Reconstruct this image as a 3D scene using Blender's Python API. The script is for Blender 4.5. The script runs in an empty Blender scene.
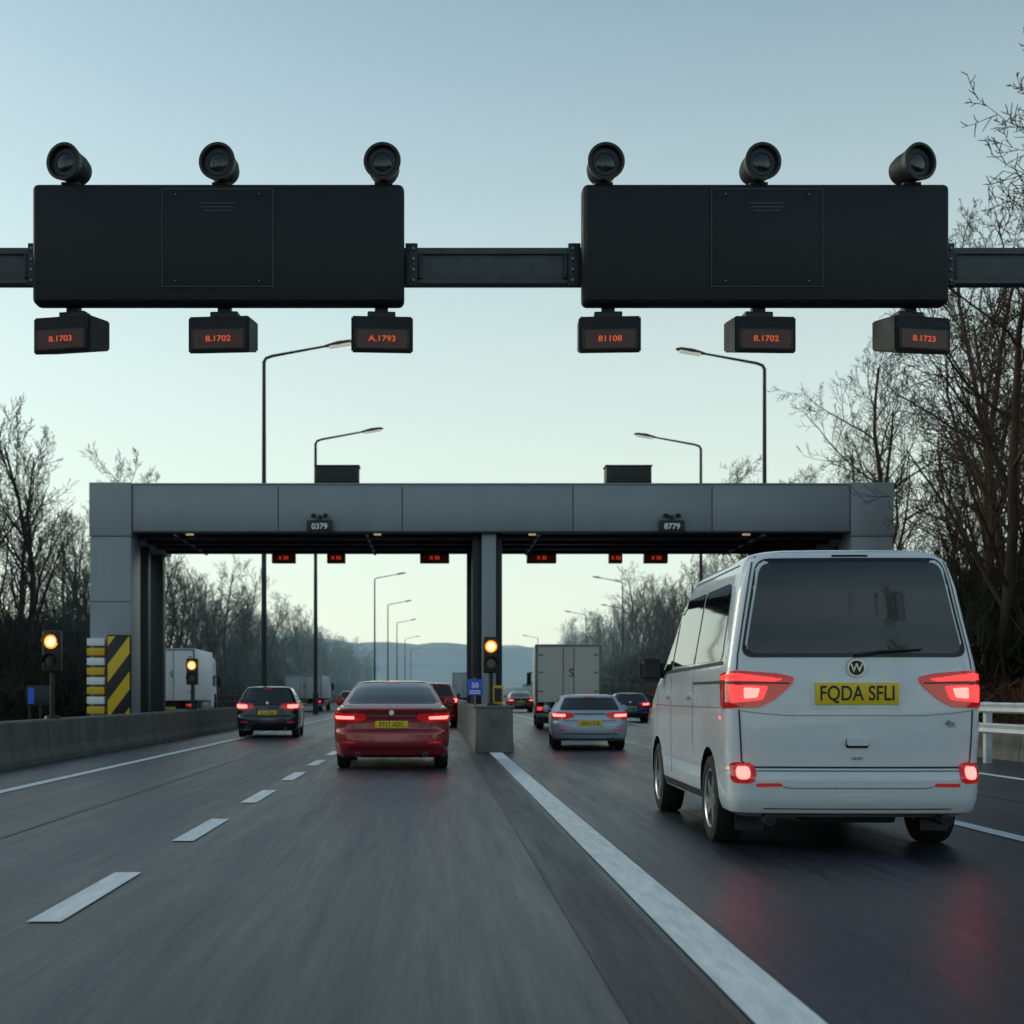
import bpy, bmesh, math, random
from mathutils import Vector, Matrix
R=math.radians
scene=bpy.context.scene
random.seed(7)

# ---------------------------------------------------------------- materials
def nt(m): 
    m.use_nodes=True
    return m.node_tree.nodes, m.node_tree.links
def mat(name,col,rough=.5,metal=0,emit=None,estr=0,var=0,vscale=4,bump=0,bscale=60,coat=0,spec=.5,stretch=(1,1,1),samp=False):
    m=bpy.data.materials.new(name); N,L=nt(m)
    b=N['Principled BSDF']
    b.inputs['Base Color'].default_value=(*col,1)
    b.inputs['Roughness'].default_value=rough
    b.inputs['Metallic'].default_value=metal
    b.inputs['Specular IOR Level'].default_value=spec
    b.inputs['Coat Weight'].default_value=coat
    b.inputs['Coat Roughness'].default_value=.05
    if emit:
        b.inputs['Emission Color'].default_value=(*emit,1)
        b.inputs['Emission Strength'].default_value=estr
        if not samp: m.cycles.emission_sampling='NONE'
    if var or bump:
        tc=N.new('ShaderNodeNewGeometry'); mp=N.new('ShaderNodeMapping')
        mp.inputs['Scale'].default_value=stretch
        L.new(tc.outputs['Position'],mp.inputs['Vector'])
    if var:
        n=N.new('ShaderNodeTexNoise'); n.inputs['Scale'].default_value=vscale; n.inputs['Detail'].default_value=5; n.inputs['Roughness'].default_value=.65
        L.new(mp.outputs[0],n.inputs['Vector'])
        r=N.new('ShaderNodeMapRange'); r.inputs['From Min'].default_value=.3; r.inputs['From Max'].default_value=.7
        r.inputs['To Min'].default_value=1-var; r.inputs['To Max'].default_value=1+var
        L.new(n.outputs['Fac'],r.inputs['Value'])
        v=N.new('ShaderNodeVectorMath'); v.operation='SCALE'; v.inputs[0].default_value=col
        L.new(r.outputs[0],v.inputs['Scale']); L.new(v.outputs[0],b.inputs['Base Color'])
        r2=N.new('ShaderNodeMapRange'); r2.inputs['From Min'].default_value=.3; r2.inputs['From Max'].default_value=.7
        r2.inputs['To Min'].default_value=rough*.85; r2.inputs['To Max'].default_value=min(1,rough*1.2)
        L.new(n.outputs['Fac'],r2.inputs['Value']); L.new(r2.outputs[0],b.inputs['Roughness'])
    if bump:
        n2=N.new('ShaderNodeTexNoise'); n2.inputs['Scale'].default_value=bscale; n2.inputs['Detail'].default_value=3
        L.new(mp.outputs[0],n2.inputs['Vector'])
        bp=N.new('ShaderNodeBump'); bp.inputs['Strength'].default_value=bump; bp.inputs['Distance'].default_value=.01
        L.new(n2.outputs['Fac'],bp.inputs['Height']); L.new(bp.outputs[0],b.inputs['Normal'])
    return m

def hazemat(name,near,far,y0=60,y1=420,var=.35):  # aerial haze painted into the base colour, blending near to far along world Y
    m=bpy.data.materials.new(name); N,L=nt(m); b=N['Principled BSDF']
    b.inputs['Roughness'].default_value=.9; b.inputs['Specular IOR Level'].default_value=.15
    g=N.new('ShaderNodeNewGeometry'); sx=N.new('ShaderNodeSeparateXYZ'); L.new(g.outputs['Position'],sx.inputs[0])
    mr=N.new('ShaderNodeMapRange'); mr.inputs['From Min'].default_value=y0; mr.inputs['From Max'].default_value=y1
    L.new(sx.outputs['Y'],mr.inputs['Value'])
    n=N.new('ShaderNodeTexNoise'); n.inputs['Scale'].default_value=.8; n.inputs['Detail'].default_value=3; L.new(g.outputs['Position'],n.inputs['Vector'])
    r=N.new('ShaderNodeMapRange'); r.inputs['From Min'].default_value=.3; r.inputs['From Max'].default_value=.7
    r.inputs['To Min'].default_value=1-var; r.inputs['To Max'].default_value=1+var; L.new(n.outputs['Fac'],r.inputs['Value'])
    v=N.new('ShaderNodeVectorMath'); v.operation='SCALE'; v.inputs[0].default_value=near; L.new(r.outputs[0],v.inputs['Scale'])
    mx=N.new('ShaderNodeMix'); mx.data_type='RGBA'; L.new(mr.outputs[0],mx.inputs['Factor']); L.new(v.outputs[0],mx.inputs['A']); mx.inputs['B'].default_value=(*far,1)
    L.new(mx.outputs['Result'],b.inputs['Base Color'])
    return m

def asphalt(name,col,rough=.42,spec=.5):
    m=bpy.data.materials.new(name); N,L=nt(m); b=N['Principled BSDF']; b.inputs['Specular IOR Level'].default_value=spec
    g=N.new('ShaderNodeNewGeometry')
    def noise(scale,sc,detail=4,rg=.6):
        mp=N.new('ShaderNodeMapping'); mp.inputs['Scale'].default_value=sc; L.new(g.outputs['Position'],mp.inputs['Vector'])
        n=N.new('ShaderNodeTexNoise'); n.inputs['Scale'].default_value=scale; n.inputs['Detail'].default_value=detail; n.inputs['Roughness'].default_value=rg
        L.new(mp.outputs[0],n.inputs['Vector']); return n
    def rng(n,a,c,f0=.3,f1=.7):
        r=N.new('ShaderNodeMapRange'); r.inputs['From Min'].default_value=f0; r.inputs['From Max'].default_value=f1
        r.inputs['To Min'].default_value=a; r.inputs['To Max'].default_value=c; L.new(n.outputs['Fac'],r.inputs['Value']); return r
    s1=noise(7,(1,.045,1),5,.75); s2=noise(.35,(1,.25,1),3); s3=noise(70,(1,.12,1),2); s4=noise(.9,(1,.012,1),2); s5=noise(30,(1,.018,1),3,.7)
    a=rng(s1,.55,1.45); c=rng(s2,.72,1.28); d=rng(s3,.6,1.4); e=rng(s4,.65,1.35); h=rng(s5,.5,1.5)
    def mul(x,y):
        q=N.new('ShaderNodeMath'); q.operation='MULTIPLY'; L.new(x.outputs[0],q.inputs[0]); L.new(y.outputs[0],q.inputs[1]); return q
    t=mul(mul(mul(mul(a,c),d),e),h)
    v=N.new('ShaderNodeVectorMath'); v.operation='SCALE'; v.inputs[0].default_value=col; L.new(t.outputs[0],v.inputs['Scale']); L.new(v.outputs[0],b.inputs['Base Color'])
    rr=mul(rng(s1,.82,1.2),rng(s4,.85*rough,1.15*rough)); L.new(rr.outputs[0],b.inputs['Roughness'])
    bp=N.new('ShaderNodeBump'); bp.inputs['Strength'].default_value=.35; bp.inputs['Distance'].default_value=.005; L.new(s3.outputs['Fac'],bp.inputs['Height'])
    L.new(bp.outputs[0],b.inputs['Normal'])
    return m

def stripes(name,c1,c2,ax,az,freq):
    m=bpy.data.materials.new(name); N,L=nt(m); b=N['Principled BSDF']; b.inputs['Roughness'].default_value=.5
    g=N.new('ShaderNodeNewGeometry'); d=N.new('ShaderNodeVectorMath'); d.operation='DOT_PRODUCT'; d.inputs[1].default_value=(ax*freq,0,az*freq)
    L.new(g.outputs['Position'],d.inputs[0]); f=N.new('ShaderNodeMath'); f.operation='FRACT'; L.new(d.outputs['Value'],f.inputs[0])
    k=N.new('ShaderNodeMath'); k.operation='GREATER_THAN'; k.inputs[1].default_value=.5; L.new(f.outputs[0],k.inputs[0])
    mx=N.new('ShaderNodeMix'); mx.data_type='RGBA'; L.new(k.outputs[0],mx.inputs['Factor']); mx.inputs['A'].default_value=(*c1,1); mx.inputs['B'].default_value=(*c2,1)
    L.new(mx.outputs['Result'],b.inputs['Base Color']); return m

M={}
M['asphalt']=asphalt('asphalt_main',(.029,.037,.047),.46,.5)
M['asphalt2']=asphalt('asphalt_lane',(.015,.020,.031),.40,.5)
M['seam']=asphalt('asphalt_seam',(.011,.014,.018),.52,.45)
M['asphalt3']=asphalt('asphalt_old',(.09,.095,.096),.7)
M['line']=mat('road_paint',(.68,.72,.74),.6,var=.2,vscale=14,bump=.3,bscale=80,stretch=(1,.15,1))
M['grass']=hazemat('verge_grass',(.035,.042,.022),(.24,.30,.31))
M['concrete']=mat('concrete',(.11,.108,.098),.85,var=.45,vscale=1.6,bump=.5,bscale=30,stretch=(1,1,.45))
M['concrete_l']=mat('concrete_light',(.17,.163,.148),.85,var=.4,vscale=2.2,bump=.5,bscale=30,stretch=(1,1,.5))
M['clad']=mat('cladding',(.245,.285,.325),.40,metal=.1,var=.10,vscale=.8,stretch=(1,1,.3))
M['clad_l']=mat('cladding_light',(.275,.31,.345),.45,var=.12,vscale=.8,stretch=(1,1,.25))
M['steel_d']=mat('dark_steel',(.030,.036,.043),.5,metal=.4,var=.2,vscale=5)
M['steel']=mat('galvanised_steel',(.20,.22,.23),.45,metal=.6,var=.2,vscale=6)
M['beam']=mat('gantry_steel',(.050,.062,.074),.5,metal=.3,var=.4,vscale=6)
M['board']=mat('sign_housing',(.011,.015,.020),.6,var=.25,vscale=2.5,bump=.08,bscale=20,spec=.3)
M['board2']=mat('sign_panel',(.009,.012,.016),.5,var=.25,vscale=3,spec=.3)
M['black']=mat('black_plastic',(.012,.013,.015),.5)
M['glossblack']=mat('gloss_black',(.006,.006,.008),.08)
M['lens']=mat('camera_lens',(.01,.014,.018),.12,coat=.3)
M['rubber']=mat('tyre_rubber',(.014,.014,.015),.85)
M['rim']=mat('alloy_rim',(.32,.33,.34),.3,metal=.8)
M['chrome']=mat('chrome',(.6,.62,.64),.15,metal=1)
M['white']=mat('white_paint',(.67,.71,.76),.26,coat=.8,var=.018,vscale=1.2)
M['red']=mat('red_metallic_paint',(.28,.010,.018),.28,metal=.25,coat=.9)
M['red2']=mat('red_paint',(.25,.02,.02),.3,coat=.8)
M['darkblue']=mat('dark_blue_paint',(.014,.018,.032),.25,metal=.3,coat=.8)
M['blue']=mat('blue_paint',(.02,.045,.13),.25,metal=.3,coat=.8)
M['silver']=mat('silver_paint',(.40,.47,.58),.3,metal=.25,coat=.7)
M['glass']=mat('tinted_glass',(.005,.007,.009),.03,spec=.6,coat=.5)
M['greybox']=mat('grey_box',(.42,.44,.46),.5,var=.08,vscale=1.5)
M['whitebox']=mat('white_box',(.80,.81,.82),.45,var=.05,vscale=1.5)
M['tail']=mat('tail_lens',(.22,.003,.005),.10,emit=(1,.015,.015),estr=.18,coat=1)
M['tailon']=mat('tail_lit',(.7,.03,.03),.2,emit=(1,.025,.025),estr=2.4,samp=True)
M['tailhot']=mat('tail_hot',(.9,.1,.08),.2,emit=(1,.075,.065),estr=7,samp=True)
M['amber']=mat('amber_lit',(.8,.3,.03),.3,emit=(1,.27,.03),estr=1.7,samp=True)
M['amberhot']=mat('amber_core',(.9,.5,.2),.3,emit=(1,.50,.16),estr=4,samp=True)
M['digit']=mat('led_digits',(.25,.03,.01),.4,emit=(1,.13,.04),estr=.55)
M['digit2']=mat('led_digits_far',(.25,.03,.01),.4,emit=(1,.08,.04),estr=.5)
M['digitw']=mat('led_white',(.3,.3,.3),.4,emit=(.8,.9,1),estr=.2)
M['screen']=mat('led_screen',(.02,.005,.004),.3,emit=(1,.06,.02),estr=.010)
M['yellow']=mat('plate_yellow',(.80,.56,.02),.4)
M['yellowp']=mat('panel_yellow',(.70,.42,.02),.5)
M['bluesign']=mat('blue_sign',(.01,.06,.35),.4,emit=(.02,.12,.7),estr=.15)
M['lampglass']=mat('lamp_glass',(.7,.7,.62),.3,emit=(1,.95,.8),estr=.35)
M['stripe']=stripes('hazard_stripes',(.72,.48,.02),(.012,.012,.012),.8,-.6,1.55)
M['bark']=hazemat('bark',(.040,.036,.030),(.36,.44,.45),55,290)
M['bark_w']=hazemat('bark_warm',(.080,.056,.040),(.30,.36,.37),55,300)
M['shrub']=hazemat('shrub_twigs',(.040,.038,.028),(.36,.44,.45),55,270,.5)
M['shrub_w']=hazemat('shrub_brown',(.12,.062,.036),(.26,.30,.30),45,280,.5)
M['hill']=mat('hill_woods_hazed',(.40,.49,.52),.95,var=.10,vscale=.05)  # pale blue-grey base colour stands in for mist over the hills
M['hill2']=mat('hill_far_hazed',(.60,.69,.70),.95)  # paler again, the thicker distance haze is put into the colour
M['under']=mat('underbody',(.008,.008,.009),.8)
M['glow']=mat('soffit_lamp',(.5,.45,.3),.4,emit=(1,.75,.4),estr=.35)
M['white_rail']=mat('rail_white',(.6,.62,.63),.5,var=.15,vscale=5)

# ---------------------------------------------------------------- helpers
def link(o,parent=None):
    scene.collection.objects.link(o)
    if parent: o.parent=parent
    return o
def empty(name,loc=(0,0,0),rz=0,s=1):
    o=bpy.data.objects.new(name,None); o.location=loc; o.rotation_euler=(0,0,rz); o.scale=(s,s,s); o.empty_display_size=.2
    return link(o)
def finish(me,smooth=True,ang=35):
    if smooth:
        me.polygons.foreach_set('use_smooth',[True]*len(me.polygons))
        me.set_sharp_from_angle(angle=R(ang))
def mesh(name,verts,faces,mats,parent=None,mi=None,smooth=False,ang=35):
    me=bpy.data.meshes.new(name); me.from_pydata([tuple(v) for v in verts],[],faces)
    if not isinstance(mats,(list,tuple)): mats=[mats]
    for m in mats: me.materials.append(m)
    if mi: me.polygons.foreach_set('material_index',mi)
    me.update(); finish(me,smooth,ang)
    return link(bpy.data.objects.new(name,me),parent)
def bm_to(name,bm,mats,parent,smooth=True,ang=35):
    bmesh.ops.recalc_face_normals(bm,faces=bm.faces)
    me=bpy.data.meshes.new(name); bm.to_mesh(me); bm.free()
    if not isinstance(mats,(list,tuple)): mats=[mats]
    for m in mats: me.materials.append(m)
    finish(me,smooth,ang)
    return link(bpy.data.objects.new(name,me),parent)
def box(name,x0,x1,y0,y1,z0,z1,m,parent=None,bev=0,seg=2):
    bm=bmesh.new(); bmesh.ops.create_cube(bm,size=1)
    for v in bm.verts: v.co=Vector(((x0+x1)/2+v.co.x*(x1-x0),(y0+y1)/2+v.co.y*(y1-y0),(z0+z1)/2+v.co.z*(z1-z0)))
    if bev: bmesh.ops.bevel(bm,geom=list(bm.edges),offset=bev,segments=seg,profile=.5,affect='EDGES')
    return bm_to(name,bm,m,parent,smooth=bool(bev))
def tube(name,pts,rads,m,parent=None,n=14,caps=True):
    verts=[];faces=[]
    pts=[Vector(p) for p in pts]
    d0=(pts[-1]-pts[0]).normalized()
    for i,p in enumerate(pts):
        d=(pts[min(i+1,len(pts)-1)]-pts[max(i-1,0)])
        d=d.normalized() if d.length>1e-5 else d0
        if len(pts)>3 and d.dot(d0)<0: d=-d
        a=d.cross(Vector((0,0,1))) if abs(d.z)<.95 else d.cross(Vector((1,0,0)))
        a.normalize(); b=d.cross(a)
        for k in range(n):
            t=2*math.pi*k/n; verts.append(p+(a*math.cos(t)+b*math.sin(t))*rads[i])
    for i in range(len(pts)-1):
        for k in range(n):
            faces.append((i*n+k,i*n+(k+1)%n,(i+1)*n+(k+1)%n,(i+1)*n+k))
    if caps: faces+= [tuple(range(n-1,-1,-1)),tuple(range((len(pts)-1)*n,len(pts)*n))]
    return mesh(name,verts,faces,m,parent,smooth=True)
def text(name,s,loc,size,m,parent,rz=0,align='CENTER',sx=1):
    c=bpy.data.curves.new(name+'_c','FONT'); c.body=s; c.size=size; c.align_x=align; c.align_y='CENTER'; c.extrude=.001; c.offset=size*.012
    o=bpy.data.objects.new(name+'_t',c); scene.collection.objects.link(o)
    dg=bpy.context.evaluated_depsgraph_get(); me=bpy.data.meshes.new_from_object(o.evaluated_get(dg))
    bpy.data.objects.remove(o); me.materials.clear(); me.materials.append(m)
    ob=bpy.data.objects.new(name,me); ob.location=loc; ob.rotation_euler=(R(90),0,rz); ob.scale=(sx,1,1)
    return link(ob,parent)
def sheet(name,x0,x1,y0,y1,z,m,parent=None,ny=1):
    v=[];f=[]
    for j in range(ny+1):
        y=y0+(y1-y0)*j/ny; v+=[(x0,y,z),(x1,y,z)]
    for j in range(ny): f.append((2*j,2*j+1,2*j+3,2*j+2))
    return mesh(name,v,f,m,parent)

# ---------------------------------------------------------------- world / sun / camera
SUN_EL=R(18); SUN_AZ=R(-60)   # azimuth measured from +Y toward +X
w=bpy.data.worlds.new('World'); scene.world=w; w.use_nodes=True
N,L=w.node_tree.nodes,w.node_tree.links
bg=N['Background']; sky=N.new('ShaderNodeTexSky'); sky.sky_type='NISHITA'; sky.sun_disc=False
sky.sun_elevation=SUN_EL; sky.sun_rotation=SUN_AZ; sky.air_density=1.0; sky.dust_density=1.2; sky.ozone_density=1.5; sky.altitude=50
tint=N.new('ShaderNodeVectorMath'); tint.operation='MULTIPLY'; tint.inputs[1].default_value=(1.02,1.16,1.02); L.new(sky.outputs[0],tint.inputs[0])
tc=N.new('ShaderNodeTexCoord'); sz=N.new('ShaderNodeSeparateXYZ'); L.new(tc.outputs['Generated'],sz.inputs[0])
mr=N.new('ShaderNodeMapRange'); mr.interpolation_type='SMOOTHSTEP'; mr.inputs['From Min'].default_value=.02; mr.inputs['From Max'].default_value=.58
mr.inputs['To Min'].default_value=.80; mr.inputs['To Max'].default_value=.08; L.new(sz.outputs['Z'],mr.inputs['Value'])
mx=N.new('ShaderNodeMix'); mx.data_type='RGBA'; L.new(mr.outputs[0],mx.inputs['Factor']); L.new(tint.outputs[0],mx.inputs['A']); mx.inputs['B'].default_value=(5.9,6.55,5.75,1)
L.new(mx.outputs['Result'],bg.inputs['Color'])
bg.inputs['Strength'].default_value=.15
sd=Vector((math.sin(SUN_AZ)*math.cos(SUN_EL),math.cos(SUN_AZ)*math.cos(SUN_EL),math.sin(SUN_EL)))
sl=bpy.data.lights.new('sun','SUN'); sl.energy=.5; sl.angle=R(14); sl.color=(1,.90,.76)
so=bpy.data.objects.new('sun',sl); so.rotation_euler=sd.to_track_quat('Z','Y').to_euler(); so.location=(0,0,30); link(so)
cam=bpy.data.cameras.new('camera'); co=bpy.data.objects.new('camera',cam); co.location=(0,0,1.2); co.rotation_euler=(R(90),0,0)
cam.sensor_width=36; cam.lens=46.76; cam.shift_x=.077; cam.shift_y=.1787; cam.clip_end=6000; cam.clip_start=.1
cam.dof.use_dof=True; cam.dof.focus_distance=13; cam.dof.aperture_fstop=2.6
link(co); scene.camera=co
scene.view_settings.view_transform='Standard'; scene.view_settings.look='None'; scene.view_settings.exposure=0

# ---------------------------------------------------------------- ground, road
def gh(x,y):
    h=0
    if x<-17: h=min(3.0,(-17-x)*.22)
    if x>12.5: h=min(3.5,(x-12.5)*.28)
    h+= .25*math.sin(x*.21+y*.07)*min(1,h)
    return h-.03
xs=[-3000,-1200,-500,-200,-120,-80,-60,-50,-44,-38,-34,-30,-27,-24,-22,-20,-18.5,-17,-10,0,8,12.5,14,15.5,17,19,21,24,28,34,42,55,80,120,200,500,1200,3000]
ys=[-1500,-400,-150]+[-100+i*6 for i in range(84)]+[500,800,1500,4000]
gv=[(x,y,gh(x,y)) for y in ys for x in xs]; nx=len(xs)
gf=[(j*nx+i,j*nx+i+1,(j+1)*nx+i+1,(j+1)*nx+i) for j in range(len(ys)-1) for i in range(nx-1)]
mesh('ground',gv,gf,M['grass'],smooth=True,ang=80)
road=empty('road')
sheet('asphalt_main',-6.6,1.46,-80,700,0,M['asphalt'],road)
sheet('asphalt_right',1.46,12.3,-80,700,0.0,M['asphalt2'],road)
sheet('asphalt_left',-16.5,-6.9,-80,700,-.004,M['asphalt3'],road)
sheet('asphalt_joint_l',-6.9,-6.6,-80,700,-.002,M['seam'],road)
sheet('tar_seam',.72,1.12,-80,27.5,.004,M['seam'],road)
sheet('tar_joint',-3.62,-3.60,-80,300,.004,M['seam'],road)
sheet('tar_joint',6.55,6.58,-80,300,.004,M['seam'],road)
mk=empty('road_markings')
sheet('edge_line_centre',1.17,1.43,-80,27.6,.008,M['line'],mk)
sheet('edge_line_left',-5.42,-5.25,-80,400,.008,M['line'],mk)
sheet('lane_line_right',4.80,4.98,-80,400,.008,M['line'],mk)
sheet('edge_line_right',8.25,8.42,-80,400,.008,M['line'],mk)
sheet('far_line_left',-12.3,-12.15,-80,400,.008,M['line'],mk)
for k in range(-10,60):
    y=7.0+3.87*k
    sheet('dash',-2.14,-1.96,y,y+1.95,.008,M['line'],mk)

def barrier(name,x0,x1,y0,y1,h,m,seg=3.0,flare=.10):
    e=empty(name,(0,0,0)); y=y0; i=0
    while y<y1-.1:
        ye=min(y+seg-.03,y1)
        prof=[(x0-flare,0),(x0-flare,.10),(x0-flare*.3,.26),(x0,h-.03),(x0+.03,h),(x1-.03,h),(x1,h-.03),(x1+flare*.3,.26),(x1+flare,.10),(x1+flare,0)]
        n=len(prof); v=[(a,y,b) for a,b in prof]+[(a,ye,b) for a,b in prof]
        f=[(k,(k+1)%n,n+(k+1)%n,n+k) for k in range(n)]+[tuple(range(n-1,-1,-1)),tuple(range(n,2*n))]
        mesh('segment',v,f,m,e); y+=seg
    return e
barrier('concrete_barrier',-7.25,-6.95,-30,47,.76,M['concrete'],3.0,.08)
ib=barrier('concrete_barrier',.90,1.68,28,84,.93,M['concrete_l'],8.0,.02)
box('island_cap',.86,1.72,27.97,33,.931,.97,M['concrete_l'],ib,.01)

gr=empty('guard_rail',(9.7,0,0))
for z in (.62,.98):
    v=[];f=[]
    prof=[(0,-.09),(-.05,-.06),(-.01,0),(-.05,.06),(0,.09)]
    for y in (-20,40):
        for a,b in prof: v.append((a,y,z+b))
    for k in range(4): f.append((k,k+1,k+6,k+5))
    mesh('rail',v,f,M['white_rail'],gr)
for k in range(20): box('post',.02,.14,-20+k*3.1,-19.88+k*3.1,0,1.08,M['white_rail'],gr,.008)
barrier('retaining_kerb_wall',10.6,10.9,-20,70,.55,M['concrete_l'],4,.04)
fe=empty('roadside_fence',(-8.2,50,0))
for k in range(9): box('post',-.03,.03,k*1.5-.03,k*1.5+.03,0,1.25,M['steel_d'],fe)
for k in range(5): box('rail',-.015,.015,0,12,.25+k*.23,.28+k*.23,M['steel_d'],fe)
for k in range(60): box('bar',-.008,.008,k*.2+.05,k*.2+.07,.2,1.2,M['steel_d'],fe)

# ---------------------------------------------------------------- foreground sign gantry
G=empty('sign_gantry',(0,16.32,0))
box('cross_beam',-9.2,11.6,.03,.22,6.26,6.67,M['beam'],G,.012)
box('beam_lip_top',-9.2,11.6,.0,.04,6.61,6.69,M['beam'],G,.006)
box('beam_lip_bottom',-9.2,11.6,.0,.04,6.25,6.30,M['beam'],G,.006)
for px in (-9.2,11.6):
    box('post',px-.22,px+.22,-.05,.35,0,7.0,M['beam'],G,.02); box('base_plate',px-.45,px+.45,-.2,.65,0,.08,M['beam'],G)
def bolts(x0,y,z0,n,dx,dz,parent,r=.018):
    for i in range(n): tube('bolt',[(x0+i*dx,y,z0+i*dz),(x0+i*dx,y-.025,z0+i*dz)],[r,r*.8],M['steel'],parent,8)
for xa in (-.34,1.805,-4.81,6.23):
    sgn=1 if xa in (-.34,6.23) else -1
    box('splice_plate',min(xa,xa+sgn*.15),max(xa,xa+sgn*.15),-.05,.02,6.21,6.73,M['steel_d'],G,.008)
    bolts(xa+sgn*.10,-.05,6.27,4,0,.13,G,.020)
    box('clamp_bar',min(xa+sgn*.16,xa+sgn*.2),max(xa+sgn*.16,xa+sgn*.2),-.03,.03,6.31,6.6,M['steel_d'],G,.006)
def signboard(x0,x1,camyaw,camx,dispx,dispyaw,labels):
    B=G
    box('sign_housing',x0,x1,-.32,-.06,5.91,7.36,M['board'],B,.07,4)
    box('housing_rim',x0+.04,x1-.04,-.332,-.31,5.95,7.32,M['board2'],B,.006)
    c=(x0+x1)/2-.0; a=.66
    z0,z1=6.11,7.27
    box('hatch',c-a,c+a,-.346,-.333,z0,z1,M['board2'],B,.004)
    for (p,q,r,s) in ((c-a-.012,c+a+.012,z1,z1+.012),(c-a-.012,c+a+.012,z0-.012,z0),(c-a-.012,c-a,z0,z1),(c+a,c+a+.012,z0,z1)):
        box('hatch_trim',p,q,-.352,-.333,r,s,M['beam'],B)
    for dx in (-.5,.5): 
        for z in (z0+.06,z1-.06): bolts(c+dx,-.346,z,1,0,0,B,.012)
    for i in range(3): box('label_line',c-.22+.03*i,c+.22-.03*i,-.350,-.3465,z1-.17-.045*i,z1-.155-.045*i,M['beam'],B)
    for i,(cx,yaw) in enumerate(zip(camx,camyaw)):
        ax=Vector((math.sin(R(yaw)),-math.cos(R(yaw)),-.02)).normalized()
        cc=Vector((cx,-.20,7.36+.24))
        tube('camera_body',[cc-ax*.22,cc-ax*.20,cc-ax*.10,cc+ax*.12],[.12,.16,.185,.195],M['board'],B,28)
        tube('camera_hood',[cc+ax*.10,cc+ax*.20,cc+ax*.205,cc+ax*.14],[.205,.225,.19,.175],M['black'],B,32)
        tube('camera_ring',[cc+ax*.13,cc+ax*.15],[.165,.155],M['steel_d'],B,28)
        tube('camera_lens',[cc+ax*.15,cc+ax*.165],[.115,.09],M['lens'],B,24)
        tube('camera_stem',[(cx,-.18,7.35),(cx,-.18,7.46)],[.06,.05],M['black'],B,12)
        box('camera_foot',cx-.11,cx+.11,-.28,-.08,7.355,7.39,M['black'],B,.008)
    for i,(dx,yaw) in enumerate(zip(dispx,dispyaw)):
        D=bpy.data.objects.new('display_unit',None); D.location=(dx,-.12,5.56); D.rotation_euler=(0,0,R(yaw)); link(D,B)
        v=[(-.37,-.30,-.27),(.37,-.30,-.27),(.37,-.30,.17),(-.37,-.30,.17),(-.36,.25,-.13),(.36,.25,-.13),(.36,.25,.235),(-.36,.25,.235)]
        f=[(0,1,2,3),(5,4,7,6),(4,0,3,7),(1,5,6,2),(3,2,6,7),(4,5,1,0)]
        bm=bmesh.new(); bv=[bm.verts.new(q) for q in v]; [bm.faces.new([bv[k] for k in q]) for q in f]
        bmesh.ops.bevel(bm,geom=list(bm.edges),offset=.018,segments=2,affect='EDGES'); bm_to('case',bm,M['board'],D)
        box('bezel',-.33,.33,-.318,-.302,-.235,.02,M['black'],D,.006)
        box('screen',-.295,.295,-.3225,-.3185,-.215,.0,M['screen'],D)
        text('digits',labels[i],(0,-.324,-.105),.095,M['digit'],D,sx=1.2)
        box('hanger',-.17,.17,-.05,.12,.20,.30,M['black'],D,.01); box('neck',-.08,.08,-.03,.06,.29,.42,M['black'],D)
        for k in range(4): box('vent',-.30+.16*k,-.20+.16*k,-.3025,-.3,.09,.098,M['steel_d'],D)
signboard(-4.83,-.35,(-16,-9,-3),(-4.38,-2.56,-.60),(-4.38,-2.54,-.63),(-13,-5,4),('8.1703','8.1702','A.1793'))
signboard(1.80,6.22,(4,7,18),(2.06,3.93,5.78),(2.13,3.96,5.80),(-3,3,12),('81108','8.1702','8.1723'))

# ---------------------------------------------------------------- toll / charging gantry (y=40..46)
T=empty('toll_gantry',(0,40,0))
box('roof_core',-10.2,13.7,.08,6.0,6.18,7.50,M['steel_d'],T)
jx=[-9.05,-4.66,-.93,4.21,8.39,12.54]
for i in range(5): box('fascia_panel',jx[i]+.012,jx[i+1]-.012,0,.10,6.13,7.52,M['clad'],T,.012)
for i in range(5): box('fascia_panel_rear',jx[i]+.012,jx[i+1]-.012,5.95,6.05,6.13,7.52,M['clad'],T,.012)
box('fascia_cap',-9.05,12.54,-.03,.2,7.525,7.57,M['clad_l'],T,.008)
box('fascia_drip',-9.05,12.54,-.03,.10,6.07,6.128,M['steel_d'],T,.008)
for a,b in ((-10.34,-9.07),(12.56,13.85)):
    box('end_block',a,b,-.04,6.1,5.98,7.59,M['clad_l'],T,.02)
    box('end_column',a+.02,b-.02,0,1.3,0,5.97,M['clad_l'],T,.02)
    for z in (2.0,4.0): box('column_joint',a+.01,b-.01,-.005,.02,z,z+.025,M['steel_d'],T)
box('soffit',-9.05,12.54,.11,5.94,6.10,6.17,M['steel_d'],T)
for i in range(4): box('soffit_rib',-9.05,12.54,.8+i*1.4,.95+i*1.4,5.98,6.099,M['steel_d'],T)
for x in (-9.58,13.0):
    box('inner_column',x,x+.38,2.9,3.3,0,6.12,M['steel_d'],T,.01)
    box('inner_column',x-.1,x+.34,5.5,5.9,0,6.12,M['steel_d'],T,.01)
box('centre_column',1.47,1.90,.15,.60,0,6.12,M['clad_l'],T,.015)
box('centre_column_side',1.20,1.46,.5,1.6,0,6.12,M['steel_d'],T,.01)
box('centre_column_side',1.91,2.10,.5,1.6,0,6.12,M['steel_d'],T,.01)
box('centre_column_rear',1.15,1.85,5.2,5.7,0,6.12,M['steel_d'],T,.01)
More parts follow.
